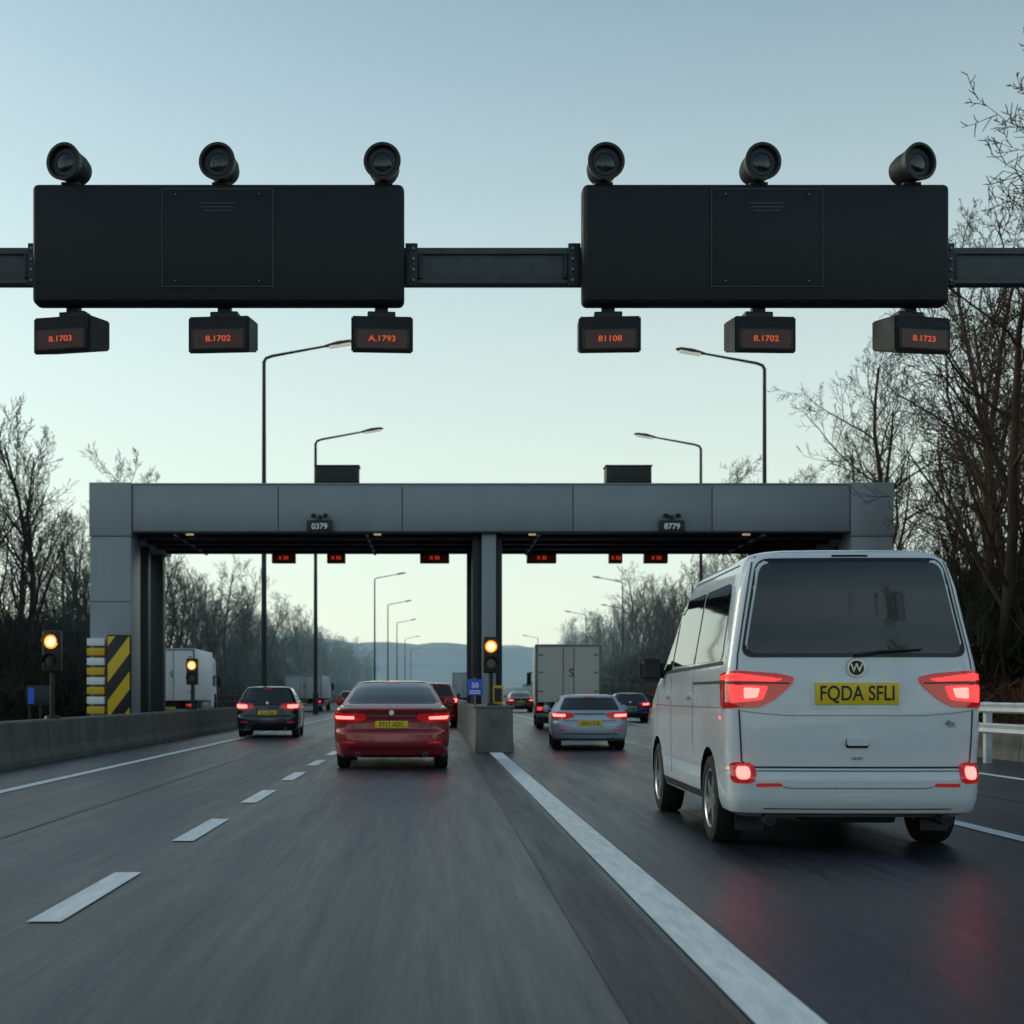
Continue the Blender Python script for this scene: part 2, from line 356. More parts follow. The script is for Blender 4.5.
for a,b in ((-3.58,-2.26),(5.25,6.62)):
    box('roof_unit',a,b,.3,.9,7.60,8.14,M['black'],T,.02); box('roof_unit_lid',a-.03,b+.03,.27,.93,8.142,8.17,M['steel_d'],T)
    for k in range(5): box('louvre',a+.12,b-.12,.285,.30,7.68+k*.08,7.70+k*.08,M['steel_d'],T)
for cx,s in ((-3.4,'0379'),(7.15,'8779')):
    box('lane_sign',cx-.38,cx+.38,-.22,-.04,6.05,6.43,M['black'],T,.02); text('lane_digits',s,(cx,-.225,6.24),.24,M['digitw'],T)
    box('sign_bracket',cx-.05,cx+.05,-.12,-.001,6.43,6.6,M['black'],T)
    for d in (-.18,.18): tube('mini_camera',[(cx+d,-.05,6.60),(cx+d,-.34,6.54)],[.06,.07],M['black'],T,12)
for a,b in ((-5.5,-4.7),(-3.62,-3.0),(-.45,.55),(3.2,4.2),(6.0,6.45),(7.2,8.0)):
    box('lane_display',a,b,5.3,5.6,5.70,6.03,M['black'],T,.02); box('display_face',a+.06,b-.06,5.285,5.297,5.76,5.97,M['screen'],T)
    text('display_digits','X 50',((a+b)/2,5.282,5.865),.17,M['digit2'],T)
for x in (-7.5,-1.8,2.9,9.4): box('soffit_lamp',x,x+.22,.35,.45,6.05,6.099,M['glow'],T)
for x in (-7.8,-2,3.2,10): tube('conduit',[(x,.2,6.05),(x,5.8,6.05)],[.05,.05],M['steel'],T,8)

hs=empty('hazard_panel',(-9.72,39.7,0))
box('panel',.01,.66,-.03,.05,.35,2.95,M['stripe'],hs,.006); box('frame',-.03,.70,.051,.09,.30,3.0,M['steel_d'],hs)
ch=empty('crash_cushion',(-10.33,39.7,0))
for k in range(9): box('slat',0,.52,-.04,.3,.35+k*.29,.57+k*.29,M['yellowp'] if k%2 else M['whitebox'],ch,.01)
for x in (.03,.44): box('upright',x,x+.06,.31,.4,.05,3.0,M['steel_d'],ch)

# ---------------------------------------------------------------- signals
def signal(loc,h,nm='traffic_signal'):
    S=empty(nm,loc)
    tube('pole',[(0,0,0),(0,0,h)],[.05,.045],M['black'],S,12); tube('foot',[(0,0,0),(0,0,.05)],[.15,.13],M['black'],S,14)
    box('housing',-.165,.165,-.10,.12,h,h+.78,M['black'],S,.04,3)
    for i,z in enumerate((h+.57,h+.20)):
        if i==0:
            tube('lens',[(0,-.10,z),(0,-.125,z)],[.130,.12],M['amber'],S,24)
            tube('lens_core',[(0,-.12,z),(0,-.132,z)],[.095,.08],M['amberhot'],S,24)
        else: tube('lens',[(0,-.10,z),(0,-.12,z)],[.10,.095],M['glossblack'],S,20)
        vv=[];ff=[]
        for k in range(13):
            a=R(-10+200*k/12)
            for y,r in ((-.09,.145),(-.25 if i==0 else -.2,.15)): vv.append((r*math.cos(a),y,z+r*math.sin(a)))
        for k in range(12): ff.append((2*k,2*k+1,2*k+3,2*k+2))
        o=mesh('visor',vv,ff,M['black'],S,smooth=True); sm=o.modifiers.new('s','SOLIDIFY'); sm.thickness=.008
    return S
signal((-7.1,24.8,.76),.86); signal((-7.1,39.2,.76),.74); signal((1.24,28.6,.97),.70)
bs=empty('blue_information_sign',(.93,29.6,.97))
tube('post',[(0,0,0),(0,0,.62)],[.02,.02],M['steel'],bs,8); box('panel',-.17,.17,-.03,0,.22,.58,M['bluesign'],bs,.01); text('label','50',(0,-.034,.44),.16,M['digitw'],bs)
for k in range(2): box('label_bar',-.12,.12,-.033,-.0305,.26+.05*k,.28+.05*k,M['digitw'],bs)
yb=empty('yellow_control_box',(1.42,29.4,.97)); box('case',-.10,.12,-.1,.1,.02,.44,M['yellowp'],yb,.02); box('door',-.07,.09,-.11,-.101,.08,.38,M['black'],yb)
box('foot',-.08,.10,-.08,.08,0,.02,M['black'],yb)
kb=empty('roadside_cabinet',(-9.15,31,0)); 
for d in (-.25,0,.25): tube('post',[(d,0,0),(d,0,1.35)],[.03,.03],M['black'],kb,8)
box('board',-.32,.32,-.03,.03,.95,1.42,M['steel_d'],kb,.01); box('face',-.28,-.14,-.036,-.031,1.0,1.37,M['bluesign'],kb)

# ---------------------------------------------------------------- street lamps
def lamp_parts(side):
    P=[]
    P.append(('pole',tube('pole',[(0,0,0),(0,0,1.2),(0,0,1.25),(0,0,15.2)],[.16,.16,.12,.075],M['steel_d'],None,12)))
    pts=[(0,0,15.15),(.08*side,0,15.32),(.35*side,0,15.42),(2.7*side,0,15.85)]
    P.append(('arm',tube('arm',pts,[.07,.065,.06,.045],M['steel_d'],None,10)))
    v=[];f=[]
    st=[(2.5,.05,.05),(2.7,.15,.09),(3.1,.24,.14),(3.6,.23,.11),(3.8,.09,.03)]
    for x,hw,hz in st:
        zc=15.83+(x-2.6)*.17
        for a,b in ((-1,-.35),(-.8,.6),(0,1),(.8,.6),(1,-.35),(0,-.5)): v.append((x*side,a*hw,zc+b*hz))
    for i in range(4):
        for k in range(6): f.append((i*6+k,i*6+(k+1)%6,(i+1)*6+(k+1)%6,(i+1)*6+k))
    f+=[tuple(range(5,-1,-1)),tuple(range(24,30))]
    P.append(('head',mesh('head',v,f,M['steel_d'],None,smooth=True)))
    v=[(2.75*side,-.14,15.81),(3.65*side,-.17,15.955),(3.65*side,.17,15.955),(2.75*side,.14,15.81)]
    v+=[(a,b,c-.06) for a,b,c in v]
    P.append(('lens',mesh('lens',v,[(0,1,2,3),(7,6,5,4),(0,4,5,1),(1,5,6,2),(2,6,7,3),(3,7,4,0)],M['lampglass'],None)))
    out=[(n,o.data) for n,o in P]
    for n,o in P: bpy.data.objects.remove(o)
    return out
LL=lamp_parts(1); LR=lamp_parts(-1)
def lamp(x,y,parts,s=1):
    e=empty('street_lamp',(x,y,0),0,s)
    for n,me in parts: link(bpy.data.objects.new(n,me),e)
for y in (57,82,165,213,266,342,430): lamp(-7.25,y,LL,1.10 if y==82 else 1.02)
for x,y,s in ((14.2,57,1),(15.7,78,1.03),(24.5,172,1.03),(27,235,1),(33,230,1.05),(26,330,1)): lamp(x,y,LR,s)

# ---------------------------------------------------------------- vehicles
class Body:
    def __init__(s,keys,bow=.05,fbow=.16,rf=.45):
        s.bow=bow;s.fbow=fbow;s.rf=rf;s.t=[]
        K=[list(k) for k in keys]
        for i in range(len(K)-1):
            p0=K[max(i-1,0)];p1=K[i];p2=K[i+1];p3=K[min(i+2,len(K)-1)]
            for j in range(5):
                t=j/5
                row=[]
                for a,b,c,d in zip(p0,p1,p2,p3):
                    lin=b+(c-b)*t
                    cr=.5*((2*b)+(-a+c)*t+(2*a-5*b+4*c-d)*t*t+(-a+3*b-3*c+d)*t**3)
                    row.append(.4*lin+.6*cr)
                row[0]=p1[0]+(p2[0]-p1[0])*t
                s.t.append(row)
        s.t.append(K[-1])
    def at(s,z):
        T=s.t
        if z<=T[0][0]: return T[0][1:]
        for i in range(len(T)-1):
            if T[i][0]<=z<=T[i+1][0]:
                f=(z-T[i][0])/max(1e-6,T[i+1][0]-T[i][0])
                return [a+(b-a)*f for a,b in zip(T[i][1:],T[i+1][1:])]
        return T[-1][1:]
    def rad(s,yr,yf,w,rr):
        L=yf-yr; return min(rr,w*.9,L*.3),min(s.rf,w*.75,L*.3)
    def outline(s,yr,yf,w,rr):
        rr,rf=s.rad(yr,yf,w,rr); p=[]
        for i in range(8): p.append(((w-rr)*i/8,yr))
        for i in range(8):
            a=math.pi/2*i/8; p.append((w-rr+rr*math.sin(a),yr+rr-rr*math.cos(a)))
        for i in range(14): p.append((w,yr+rr+(yf-rf-yr-rr)*i/14))
        for i in range(8):
            a=math.pi/2*i/8; p.append((w-rf+rf*math.cos(a),yf-rf+rf*math.sin(a)))
        for i in range(7): p.append(((w-rf)*(1-i/6),yf))
        q=[]
        for x,y in p:
            k=(x/w)**2 if w>0 else 0
            f=(y-yr)/(yf-yr); 
            y2=y+s.bow*k*max(0,1-f*3)-s.fbow*k*max(0,f*3-2)
            q.append((x,y2))
        return q
    def P(s,a,z):
        yr,yf,w,rr=s.at(z); rr,rf=s.rad(yr,yf,w,rr); sg=1 if a>=0 else -1; a=abs(a)
        if a<w-rr: x,y=a,yr
        elif a<w-rr+rr*math.pi/2:
            t=(a-(w-rr))/rr; x,y=w-rr+rr*math.sin(t),yr+rr-rr*math.cos(t)
        else: x,y=w,yr+rr+(a-(w-rr+rr*math.pi/2))
        k=(x/w)**2; f=(y-yr)/(yf-yr); y=y+s.bow*k*max(0,1-f*3)
        return Vector((sg*x,y,z))
    def S(s,side):
        def fn(y,z):
            yr,yf,w,rr=s.at(z); rr,rf=s.rad(yr,yf,w,rr); x=w; yb=yr+s.bow
            if y<yb+rr: d=min(rr,yb+rr-y); x=w-rr+math.sqrt(max(0,rr*rr-d*d))
            yfe=yf-s.fbow
            if y>yfe-rf: d=min(rf,y-yfe+rf); x=w-rf+math.sqrt(max(0,rf*rf-d*d))
            return Vector((side*x,y,z))
        return fn
    def F(s,x,z):
        yr,yf,w,rr=s.at(z); k=(x/w)**2; return Vector((x,yf-s.fbow*k,z))
    def build(s,name,paint,parent,axles,wr,zax):
        V=[];Fc=[];mi=[]; n=None
        for row in s.t:
            z=row[0]; h=s.outline(*row[1:]); ring=[(x,y,z) for x,y in h]+[(-x,y,z) for x,y in h[-2:0:-1]]
            n=len(ring); V+=ring
        m=len(s.t)
        for i in range(m-1):
            for k in range(n): Fc.append((i*n+k,i*n+(k+1)%n,(i+1)*n+(k+1)%n,(i+1)*n+k)); mi.append(0)
        Fc.append(tuple(range(n-1,-1,-1))); mi.append(1)
        Fc.append(tuple(range((m-1)*n,m*n))); mi.append(0)
        ob=mesh(name,V,Fc,[paint,M['under']],parent,mi,smooth=False)
        bm=bmesh.new()
        for ay in axles:
            for sg in (-1,1):
                W=s.at(zax)[2]
                r=bmesh.ops.create_cone(bm,cap_ends=True,segments=40,radius1=wr*1.16,radius2=wr*1.16,depth=.55)
                for v in r['verts']: v.co=Vector((sg*(W-.28+.275)+v.co.z,ay+v.co.x,zax+.01+v.co.y))
        cm=bpy.data.meshes.new('cut'); bmesh.ops.recalc_face_normals(bm,faces=bm.faces); bm.to_mesh(cm); bm.free()
        cm.materials.append(paint); cm.materials.append(M['under']); cm.polygons.foreach_set('material_index',[1]*len(cm.polygons))
        cut=bpy.data.objects.new('cut',cm); scene.collection.objects.link(cut); cut.parent=parent
        md=ob.modifiers.new('b','BOOLEAN'); md.object=cut; md.operation='DIFFERENCE'; md.solver='EXACT'
        bpy.context.view_layer.update()
        dg=bpy.context.evaluated_depsgraph_get(); me=bpy.data.meshes.new_from_object(ob.evaluated_get(dg)); ob.modifiers.clear(); ob.data=me
        bpy.data.objects.remove(cut); finish(me,True,32)
        return ob

def round_poly(pts,r,step=.05):
    out=[];n=len(pts)
    for i in range(n):
        p=Vector(pts[i]);a=Vector(pts[i-1]);b=Vector(pts[(i+1)%n])
        ra=min(r,(a-p).length*.45); rb=min(r,(b-p).length*.45)
        s=p+(a-p).normalized()*ra; e=p+(b-p).normalized()*rb
        for k in range(6):
            t=k/5; out.append(s*(1-t)**2+p*2*t*(1-t)+e*t*t)
    res=[]
    for i in range(len(out)):
        a=out[i];b=out[(i+1)%len(out)]; L=(b-a).length; m=max(1,int(L/step))
        for k in range(m): res.append(a+(b-a)*k/m)
    return res
def nrm(fn,a,z):
    e=.004; d1=fn(a+e,z)-fn(a-e,z); d2=fn(a,z+e)-fn(a,z-e); n=d1.cross(d2)
    if n.length<1e-9: n=Vector((0,-1,0))
    n.normalize(); p=fn(a,z)
    c=Vector((0,max(1.0,min(p.y,3.5)),1.0))
    if n.dot(p-c)<0: n=-n
    return n
def patch(name,fn,pts,m,parent,off=.006,r=.04,rings=6):
    o=round_poly(pts,r) if r else [Vector(p) for p in pts]
    c=sum(o,Vector((0,0)))/len(o); V=[];F=[];n=len(o)
    def add(q,of):
        V.append(fn(q.x,q.y)+nrm(fn,q.x,q.y)*of)
    for q in o: add(q,-.006)
    for k in range(rings):
        t=1-k/rings
        for q in o: add(c+(q-c)*t,off)
    add(c,off)
    for k in range(rings):
        for i in range(n): F.append((k*n+i,k*n+(i+1)%n,(k+1)*n+(i+1)%n,(k+1)*n+i))
    for i in range(n): F.append((rings*n+i,rings*n+(i+1)%n,len(V)-1))
    return mesh(name,V,F,m,parent,smooth=True,ang=40)
def seam(name,fn,pts,wd,m,parent,off=.003):
    P=[]
    for i in range(len(pts)-1):
        a=Vector(pts[i]);b=Vector(pts[i+1]); k=max(1,int((b-a).length/.05))
        for j in range(k): P.append(a+(b-a)*j/k)
    P.append(Vector(pts[-1])); V=[];F=[]
    for i,p in enumerate(P):
        d=(P[min(i+1,len(P)-1)]-P[max(i-1,0)]).normalized(); q=Vector((-d.y,d.x))*wd/2
        for u in (p+q,p-q): V.append(fn(u.x,u.y)+nrm(fn,p.x,p.y)*off)
    for i in range(len(P)-1): F.append((2*i,2*i+1,2*i+3,2*i+2))
    return mesh(name,V,F,m,parent,smooth=True)
def mirr(pts): return [(-a,b) for a,b in pts]

def wheel_mesh(r,wd,spokes=5):
    V=[];F=[];mi=[]
    def lathe(prof,m,n=40):
        b=len(V)
        for x,rr in prof:
            for k in range(n):
                t=2*math.pi*k/n; V.append((x,rr*math.cos(t),rr*math.sin(t)))
        for i in range(len(prof)-1):
            for k in range(n): F.append((b+i*n+k,b+i*n+(k+1)%n,b+(i+1)*n+(k+1)%n,b+(i+1)*n+k)); mi.append(m)
    h=wd/2
    for sg in (1,-1):
        lathe([(0,r),(sg*h*.7,r*.995),(sg*h*.9,r*.96),(sg*h,r*.86),(sg*h*.98,r*.72),(sg*h*.88,r*.68)],0)
        lathe([(sg*h*.88,r*.69),(sg*h*.93,r*.67),(sg*h*.85,r*.63),(sg*h*.3,r*.60)],1)
        lathe([(sg*h*.25,r*.62),(sg*h*.25,.001)],2)
        lathe([(sg*h*.78,.001),(sg*h*.78,r*.14),(sg*h*.6,r*.17)],1,20)
        for k in range(spokes):
            t=2*math.pi*k/spokes; c,s_=math.cos(t),math.sin(t)
            b=len(V)
            for (x,rr,w2) in ((h*.76,r*.1,.05),(h*.80,r*.65,.035),(h*.35,r*.1,.05),(h*.45,r*.65,.035)):
                for e in (-1,1): V.append((sg*x,rr*c-e*w2*s_,rr*s_+e*w2*c))
            for q in ((0,1,3,2),(0,2,6,4),(1,5,7,3)): F.append(tuple(b+i for i in q)); mi.append(1)
    me=bpy.data.meshes.new('wheel'); me.from_pydata(V,[],F)
    for m in (M['rubber'],M['rim'],M['under']): me.materials.append(m)
    me.polygons.foreach_set('material_index',mi); me.update(); finish(me,True,40)
    return me
WV=wheel_mesh(.355,.235,5); WC=wheel_mesh(.325,.21,5); WT=wheel_mesh(.48,.28,6)
def wheels(e,me,axles,x,z):
    for ay in axles:
        for sg in (-1,1):
            o=bpy.data.objects.new('wheel',me); o.location=(sg*x,ay,z); o.rotation_euler=(random.random()*2,0,0); link(o,e)
def plate(e,b,z,s,w=.52,h=.115,y=None,sx=.92):
    yy=b.P(0,z).y-.012 if y is None else y
    box('number_plate',-w/2,w/2,yy-.008,yy+.02,z-h/2,z+h/2,M['yellow'],e,.003)
    text('plate_text',s,(0,yy-.0095,z-.002),h*.95,M['black'],e,sx=sx)
def mirror(e,x,y,z,m,k=1):
    for sg in (-1,1):
        bm=bmesh.new(); bmesh.ops.create_cube(bm,size=1)
        for v in bm.verts: v.co=Vector((sg*(x+.14)+v.co.x*.22*k,y+v.co.y*.13,z+v.co.z*.20*k))
        bmesh.ops.bevel(bm,geom=list(bm.edges),offset=.045,segments=3,affect='EDGES'); bm_to('door_mirror',bm,m,e)
        box('mirror_arm',min(sg*(x-.06),sg*(x+.06)),max(sg*(x-.06),sg*(x+.06)),y-.02,y+.04,z-.08,z-.03,M['black'],e,.01)

# ---- van
V=empty('white_van',(3.19,9.98,0),R(-1.5))
vk=[(.27,.14,4.78,.84,.15),(.31,.03,4.86,.915,.17),(.40,-.01,4.90,.945,.18),(.58,-.02,4.92,.955,.18),(.635,.005,4.92,.957,.17),(.655,.035,4.91,.955,.15),
    (.9,.03,4.90,.96,.13),(1.12,.035,4.80,.96,.12),(1.30,.05,4.45,.955,.12),(1.42,.07,4.15,.945,.12),(1.50,.085,4.02,.93,.12),(1.75,.13,3.70,.888,.13),
    (2.03,.17,3.42,.84,.14),(2.17,.195,3.22,.80,.15),(2.25,.22,3.08,.768,.16),(2.295,.27,2.92,.72,.18),(2.325,.36,2.75,.62,.2),(2.34,.6,2.55,.42,.2),(2.345,1.0,2.2,.15,.1)]
vb=Body(vk,.045,.2,.5)
vb.build('body',M['white'],V,(.92,3.85),.355,.355)
wheels(V,WV,(.92,3.85),.835,.355)
patch('rear_window_surround',vb.P,[(-.855,1.485),(.855,1.485),(.71,2.25),(-.71,2.25)],M['glossblack'],V,.004,.10)
patch('rear_window',vb.P,[(-.815,1.515),(.815,1.515),(.68,2.215),(-.68,2.215)],M['glass'],V,.008,.09)
patch('high_brake_light',vb.P,[(-.14,2.26),(.14,2.26),(.13,2.272),(-.13,2.272)],M['glossblack'],V,.008,.005,3)
tube('rear_wiper',[vb.P(.0,1.50)+Vector((0,-.03,0)),vb.P(.2,1.53)+Vector((0,-.035,0)),vb.P(.5,1.545)+Vector((0,-.03,0))],[.016,.009,.006],M['black'],V,8)
seam('bumper_step',vb.P,[(-1.0,.628),(1.0,.628)],.010,M['steel'],V,.003)
for sg in (1,-1):
    f=(lambda p:p) if sg==1 else mirr
    patch('tail_lamp',vb.P,f([(.46,1.335),(.485,1.275),(.62,1.16),(.72,1.11),(1.16,1.095),(1.18,1.36),(.90,1.385),(.60,1.365)]),M['tail'],V,.012,.025)
    patch('tail_lamp_lit',vb.P,f([(.55,1.318),(.60,1.302),(1.12,1.317),(1.13,1.345),(.88,1.362)]),M['tailon'],V,.017,.01,3)
    patch('tail_lamp_lit',vb.P,f([(.70,1.165),(.93,1.14),(.95,1.275),(.66,1.265)]),M['tailon'],V,.017,.02,3)
    patch('tail_lamp_core',vb.P,f([(.74,1.18),(.84,1.17),(.84,1.255),(.72,1.25)]),M['tailhot'],V,.021,.015,3)
    seam('tail_lamp_rib',vb.P,f([(.50,1.288),(.9,1.292),(1.16,1.296)]),.010,M['black'],V,.022)
    patch('fog_lamp_housing',vb.P,f([(.76,.535),(.96,.535),(.96,.69),(.76,.69)]),M['tail'],V,.008,.06)
    patch('fog_lamp',vb.P,f([(.80,.565),(.90,.565),(.90,.655),(.80,.655)]),M['tailhot'],V,.014,.045,4)
    patch('bumper_reflector',vb.P,f([(.56,.515),(.76,.51),(.76,.535),(.58,.538)]),M['tail'],V,.008,.010,3)
    seam('bumper_crease',vb.P,f([(0,.50),(.50,.50),(.56,.51)]),.008,M['steel'],V,.003)
    seam('tailgate_gap',vb.P,f([(.0,.652),(.80,.652),(.855,.70),(.875,1.09)]),.012,M['black'],V,.004)
    seam('tailgate_gap',vb.P,f([(.885,1.39),(.875,1.50),(.745,2.22),(.71,2.275)]),.012,M['black'],V,.004)
    seam('tailgate_crease',vb.P,f([(0,1.045),(.5,1.045),(.70,1.06),(.86,1.08)]),.006,M['steel'],V,.003)
    ex=.66*sg
    tube('exhaust',[(ex,.35,.26),(ex,-.01,.26)],[.038,.042],M['steel_d'],V,20); tube('exhaust_bore',[(ex,.0,.26),(ex,-.014,.26)],[.028,.034],M['under'],V,18)
    S=vb.S(sg)
    patch('quarter_window',S,[(.42,1.47),(1.62,1.47),(1.62,2.09),(.60,2.09),(.50,2.0)],M['glass'],V,.006,.07)
    patch('mid_window',S,[(1.70,1.47),(2.86,1.47),(2.80,2.09),(1.70,2.09)],M['glass'],V,.006,.05)
    patch('front_window',S,[(2.95,1.44),(3.72,1.42),(3.32,1.87),(3.0,2.06),(2.9,2.06)],M['glass'],V,.006,.04)
    seam('window_band',S,[(.36,1.45),(3.75,1.42)],.03,M['black'],V,.004)
    seam('door_gap',S,[(2.9,.45),(2.9,2.08)],.012,M['black'],V,.003)
    seam('door_gap',S,[(1.66,.72),(1.66,2.11)],.012,M['black'],V,.003)
    seam('door_gap',S,[(3.78,.8),(3.78,1.38)],.012,M['black'],V,.003)
    seam('sliding_rail',S,[(.30,1.30),(1.66,1.30)],.022,M['black'],V,.003)
    seam('side_crease',S,[(.25,1.10),(3.9,1.10)],.008,M['steel'],V,.003)
    seam('sill',S,[(1.35,.36),(3.40,.36)],.07,M['black'],V,.004)
    for yy in (1.78,3.02): patch('door_handle',S,[(yy,1.17),(yy+.2,1.17),(yy+.2,1.215),(yy,1.215)],M['white'],V,.03,.02,3)
    patch('headlamp',vb.F,f([(.50,.98),(.80,1.02),(.82,1.14),(.55,1.12)]),M['chrome'],V,.006,.03)
    box('mud_flap',sg*.72-.11,sg*.72+.11,.45,.462,.14,.34,M['black'],V)
patch('windscreen',vb.F,[(-.72,1.48),(.72,1.48),(.62,2.12),(-.62,2.12)],M['glass'],V,.006,.06)
patch('plate_recess_lip',vb.P,[(-.35,1.10),(.35,1.10),(.35,1.315),(-.35,1.315)],M['white'],V,.004,.02)
plate(V,vb,1.21,'FQDA SFLI',.62,.165,sx=.78)
yp=vb.P(0,1.4).y
tube('badge_ring',[(0,yp,1.405),(0,yp-.022,1.405)],[.074,.070],M['chrome'],V,28)
tube('badge_field',[(0,yp-.01,1.405),(0,yp-.0235,1.405)],[.057,.056],M['black'],V,24)
text('badge_mark','W',(0,yp-.026,1.402),.09,M['chrome'],V)
patch('tailgate_handle',vb.P,[(-.085,.80),(.085,.80),(.085,.875),(-.085,.875)],M['glossblack'],V,.004,.02,3)
patch('tailgate_grip',vb.P,[(-.08,.820),(.08,.820),(.08,.875),(-.08,.875)],M['white'],V,.028,.02,3)
patch('lock',vb.P,[(-.04,.715),(.04,.715),(.04,.735),(-.04,.735)],M['chrome'],V,.01,.008,2)
text('model_lettering','4x',(.70,vb.P(.7,.98).y-.014,.985),.075,M['steel'],V)
patch('tow_cover',vb.P,[(-.16,.37),(.16,.37),(.15,.45),(-.15,.45)],M['white'],V,.005,.02)
seam('lower_valance',vb.P,[(-.70,.322),(.70,.322)],.055,M['black'],V,.006)
mirror(V,.93,3.45,1.45,M['black'],1.15)
box('rear_axle',-.75,.75,.85,1.0,.24,.34,M['under'],V,.02); box('spare_well',-.35,.35,.2,.8,.22,.30,M['under'],V,.03)
for sg in (-1,1):
    seam('roof_gutter',vb.S(sg),[(.5,2.22),(3.0,2.22)],.012,M['steel_d'],V,.003)

# ---- generic cars
def car(name,loc,rz,paint,kind,L=4.5,W=.9,H=1.45,lit=True,platetxt='KX52 LNM'):
    e=empty(name,loc,rz)
    if kind=='sedan':
        k=[(.20,.16,L-.1,W*.90,.2),(.25,.05,L-.03,W*.96,.24),(.42,-.01,L,W*.99,.28),(.60,0,L-.02,W,.28),(.66,.03,L-.03,W,.26),(.80,.035,L-.12,W*.995,.24),(.92,.01,L-.4,W*.985,.22),
           (.985,-.0,L-.8,W*.96,.2),(1.01,.08,L-1.1,W*.93,.2),(1.03,.36,L-1.25,W*.90,.2),(1.07,.52,L-1.4,W*.875,.2),(1.20,.80,L-1.68,W*.80,.2),(1.32,1.12,L-1.98,W*.73,.2),
           (1.40,1.42,L-2.2,W*.67,.2),(1.43,1.62,L-2.35,W*.58,.2),(1.445,1.85,L-2.5,W*.40,.2),(1.45,2.0,L-2.6,W*.15,.1)]
        gl=[(-.79*W,1.065),(.79*W,1.065),(.63*W,1.385),(-.63*W,1.385)]; lz0,lz1=.78,.92; wz0,wz1=1.07,1.36; sw=[(.95,wz0),(L-1.55,wz0),(L-2.1,1.35),(1.45,wz1)]
        pz=.80
    else:
        s=(H-.2)/1.25
        zz=lambda z:.2+(z-.2)*s
        k=[(.20,.16,L-.1,W*.88,.2),(.26,.05,L-.03,W*.96,.22),(.40,-.01,L,W*.99,.26),(.58,-.01,L,W,.26),(.64,.03,L-.02,W,.24),(zz(.80),.04,L-.12,W,.22),(zz(.92),.06,L-.5,W*.985,.2),
           (zz(.98),.10,L-.85,W*.96,.2),(zz(1.02),.14,L-1.05,W*.93,.2),(zz(1.2),.30,L-1.38,W*.84,.2),(zz(1.33),.42,L-1.72,W*.76,.2),(zz(1.39),.46,L-1.95,W*.71,.2),
           (zz(1.42),.50,L-2.1,W*.64,.2),(zz(1.44),.70,L-2.3,W*.45,.2),(zz(1.45),1.2,L-2.5,W*.15,.1)]
        gl=[(-.80*W,zz(1.02)),(.80*W,zz(1.02)),(.66*W,zz(1.35)),(-.66*W,zz(1.35))]; lz0,lz1=zz(.80),zz(.98); wz0,wz1=zz(1.02),zz(1.34); sw=[(.55,wz0),(L-1.3,wz0),(L-1.9,wz1),(.75,wz1)]
        pz=zz(.80)-.03
    b=Body(k,.12,.22,.5)
    ax=(.95,L-.95); r=.325
    b.build('body',paint,e,ax,r,r); wheels(e,WC,ax,W-.12,r)
    patch('rear_window',b.P,gl,M['glass'],e,.006,.05)
    patch('windscreen',b.F,[(-.6,wz0+.02),(.6,wz0+.02),(.5,wz1-.03),(-.5,wz1-.03)],M['glass'],e,.006,.05)
    for sg in (1,-1):
        f=(lambda p:p) if sg==1 else mirr
        S=b.S(sg)
        patch('side_window',S,sw,M['glass'],e,.006,.06)
        seam('pillar',S,[(L*.48,wz0),(L*.47,wz1)],.05,paint,e,.009)
        patch('tail_lamp',b.P,f([(.42*W,lz0+.05),(.55*W,lz0-.01),(1.12*W,lz0),(1.25*W,lz1-.03),(1.05*W,lz1),(.45*W,lz1-.03)]),M['tail'],e,.012,.02)
        patch('tail_lamp_lit',b.P,f([(.64*W,lz0+.035),(.98*W,lz0+.04),(1.02*W,lz1-.05),(.64*W,lz1-.06)]),M['tailhot'] if lit else M['tailon'],e,.018,.02,3)
        patch('reflector',b.P,f([(.62*W,.43),(.86*W,.43),(.86*W,.46),(.62*W,.46)]),M['tail'],e,.008,.01,3)
        seam('boot_gap',b.P,f([(0,.645),(.66*W,.645),(.70*W,lz0)]),.01,M['black'],e,.004)
        seam('door_gap',S,[(L*.48,.35),(L*.48,wz0)],.01,M['black'],e,.003)
        seam('door_gap',S,[(1.4,.6),(1.4,wz0)],.01,M['black'],e,.003)
        seam('window_trim',S,[(sw[0][0],wz0-.012),(sw[1][0],wz0-.012)],.018,M['chrome'],e,.004)
        tube('exhaust',[(sg*.58*W,.3,.25),(sg*.58*W,-.0,.25)],[.036,.04],M['steel'],e,14); tube('exhaust_bore',[(sg*.58*W,.05,.25),(sg*.58*W,-.003,.25)],[.03,.034],M['under'],e,14)
        patch('headlamp',b.F,f([(.42,.68),(.68,.70),(.70,.80),(.5,.78)]),M['chrome'],e,.006,.02)
    seam('rear_valance',b.P,[(-.72*W,.30),(.72*W,.30)],.13,M['black'],e,.006)
    patch('high_brake_light',b.P,[(-.12,gl[2][1]+.004),(.12,gl[2][1]+.004),(.12,gl[2][1]+.016),(-.12,gl[2][1]+.016)],M['tail'],e,.01,.004,2)
    seam('lamp_bar',b.P,[(-.42*W,lz1-.05),(.42*W,lz1-.05)],.022,M['chrome'] if kind=='sedan' else M['black'],e,.008)
    plate(e,b,pz-.07,platetxt,sx=.8)
    yb=b.P(0,lz1-.03).y
    tube('badge',[(0,yb,lz1+.0),(0,yb-.022,lz1+.0)],[.045,.04],M['chrome'],e,16)
    mirror(e,W*.93,L-1.75,wz0+.02,paint,.8)
    return e
car('red_sedan',(-.66,21.1,0),R(.6),M['red'],'sedan',4.7,.925,1.45,platetxt='FY17 XDC')
car('dark_suv',(-4.62,37,0),R(3),M['darkblue'],'hatch',4.2,.87,1.45,platetxt='LR16 OKA')
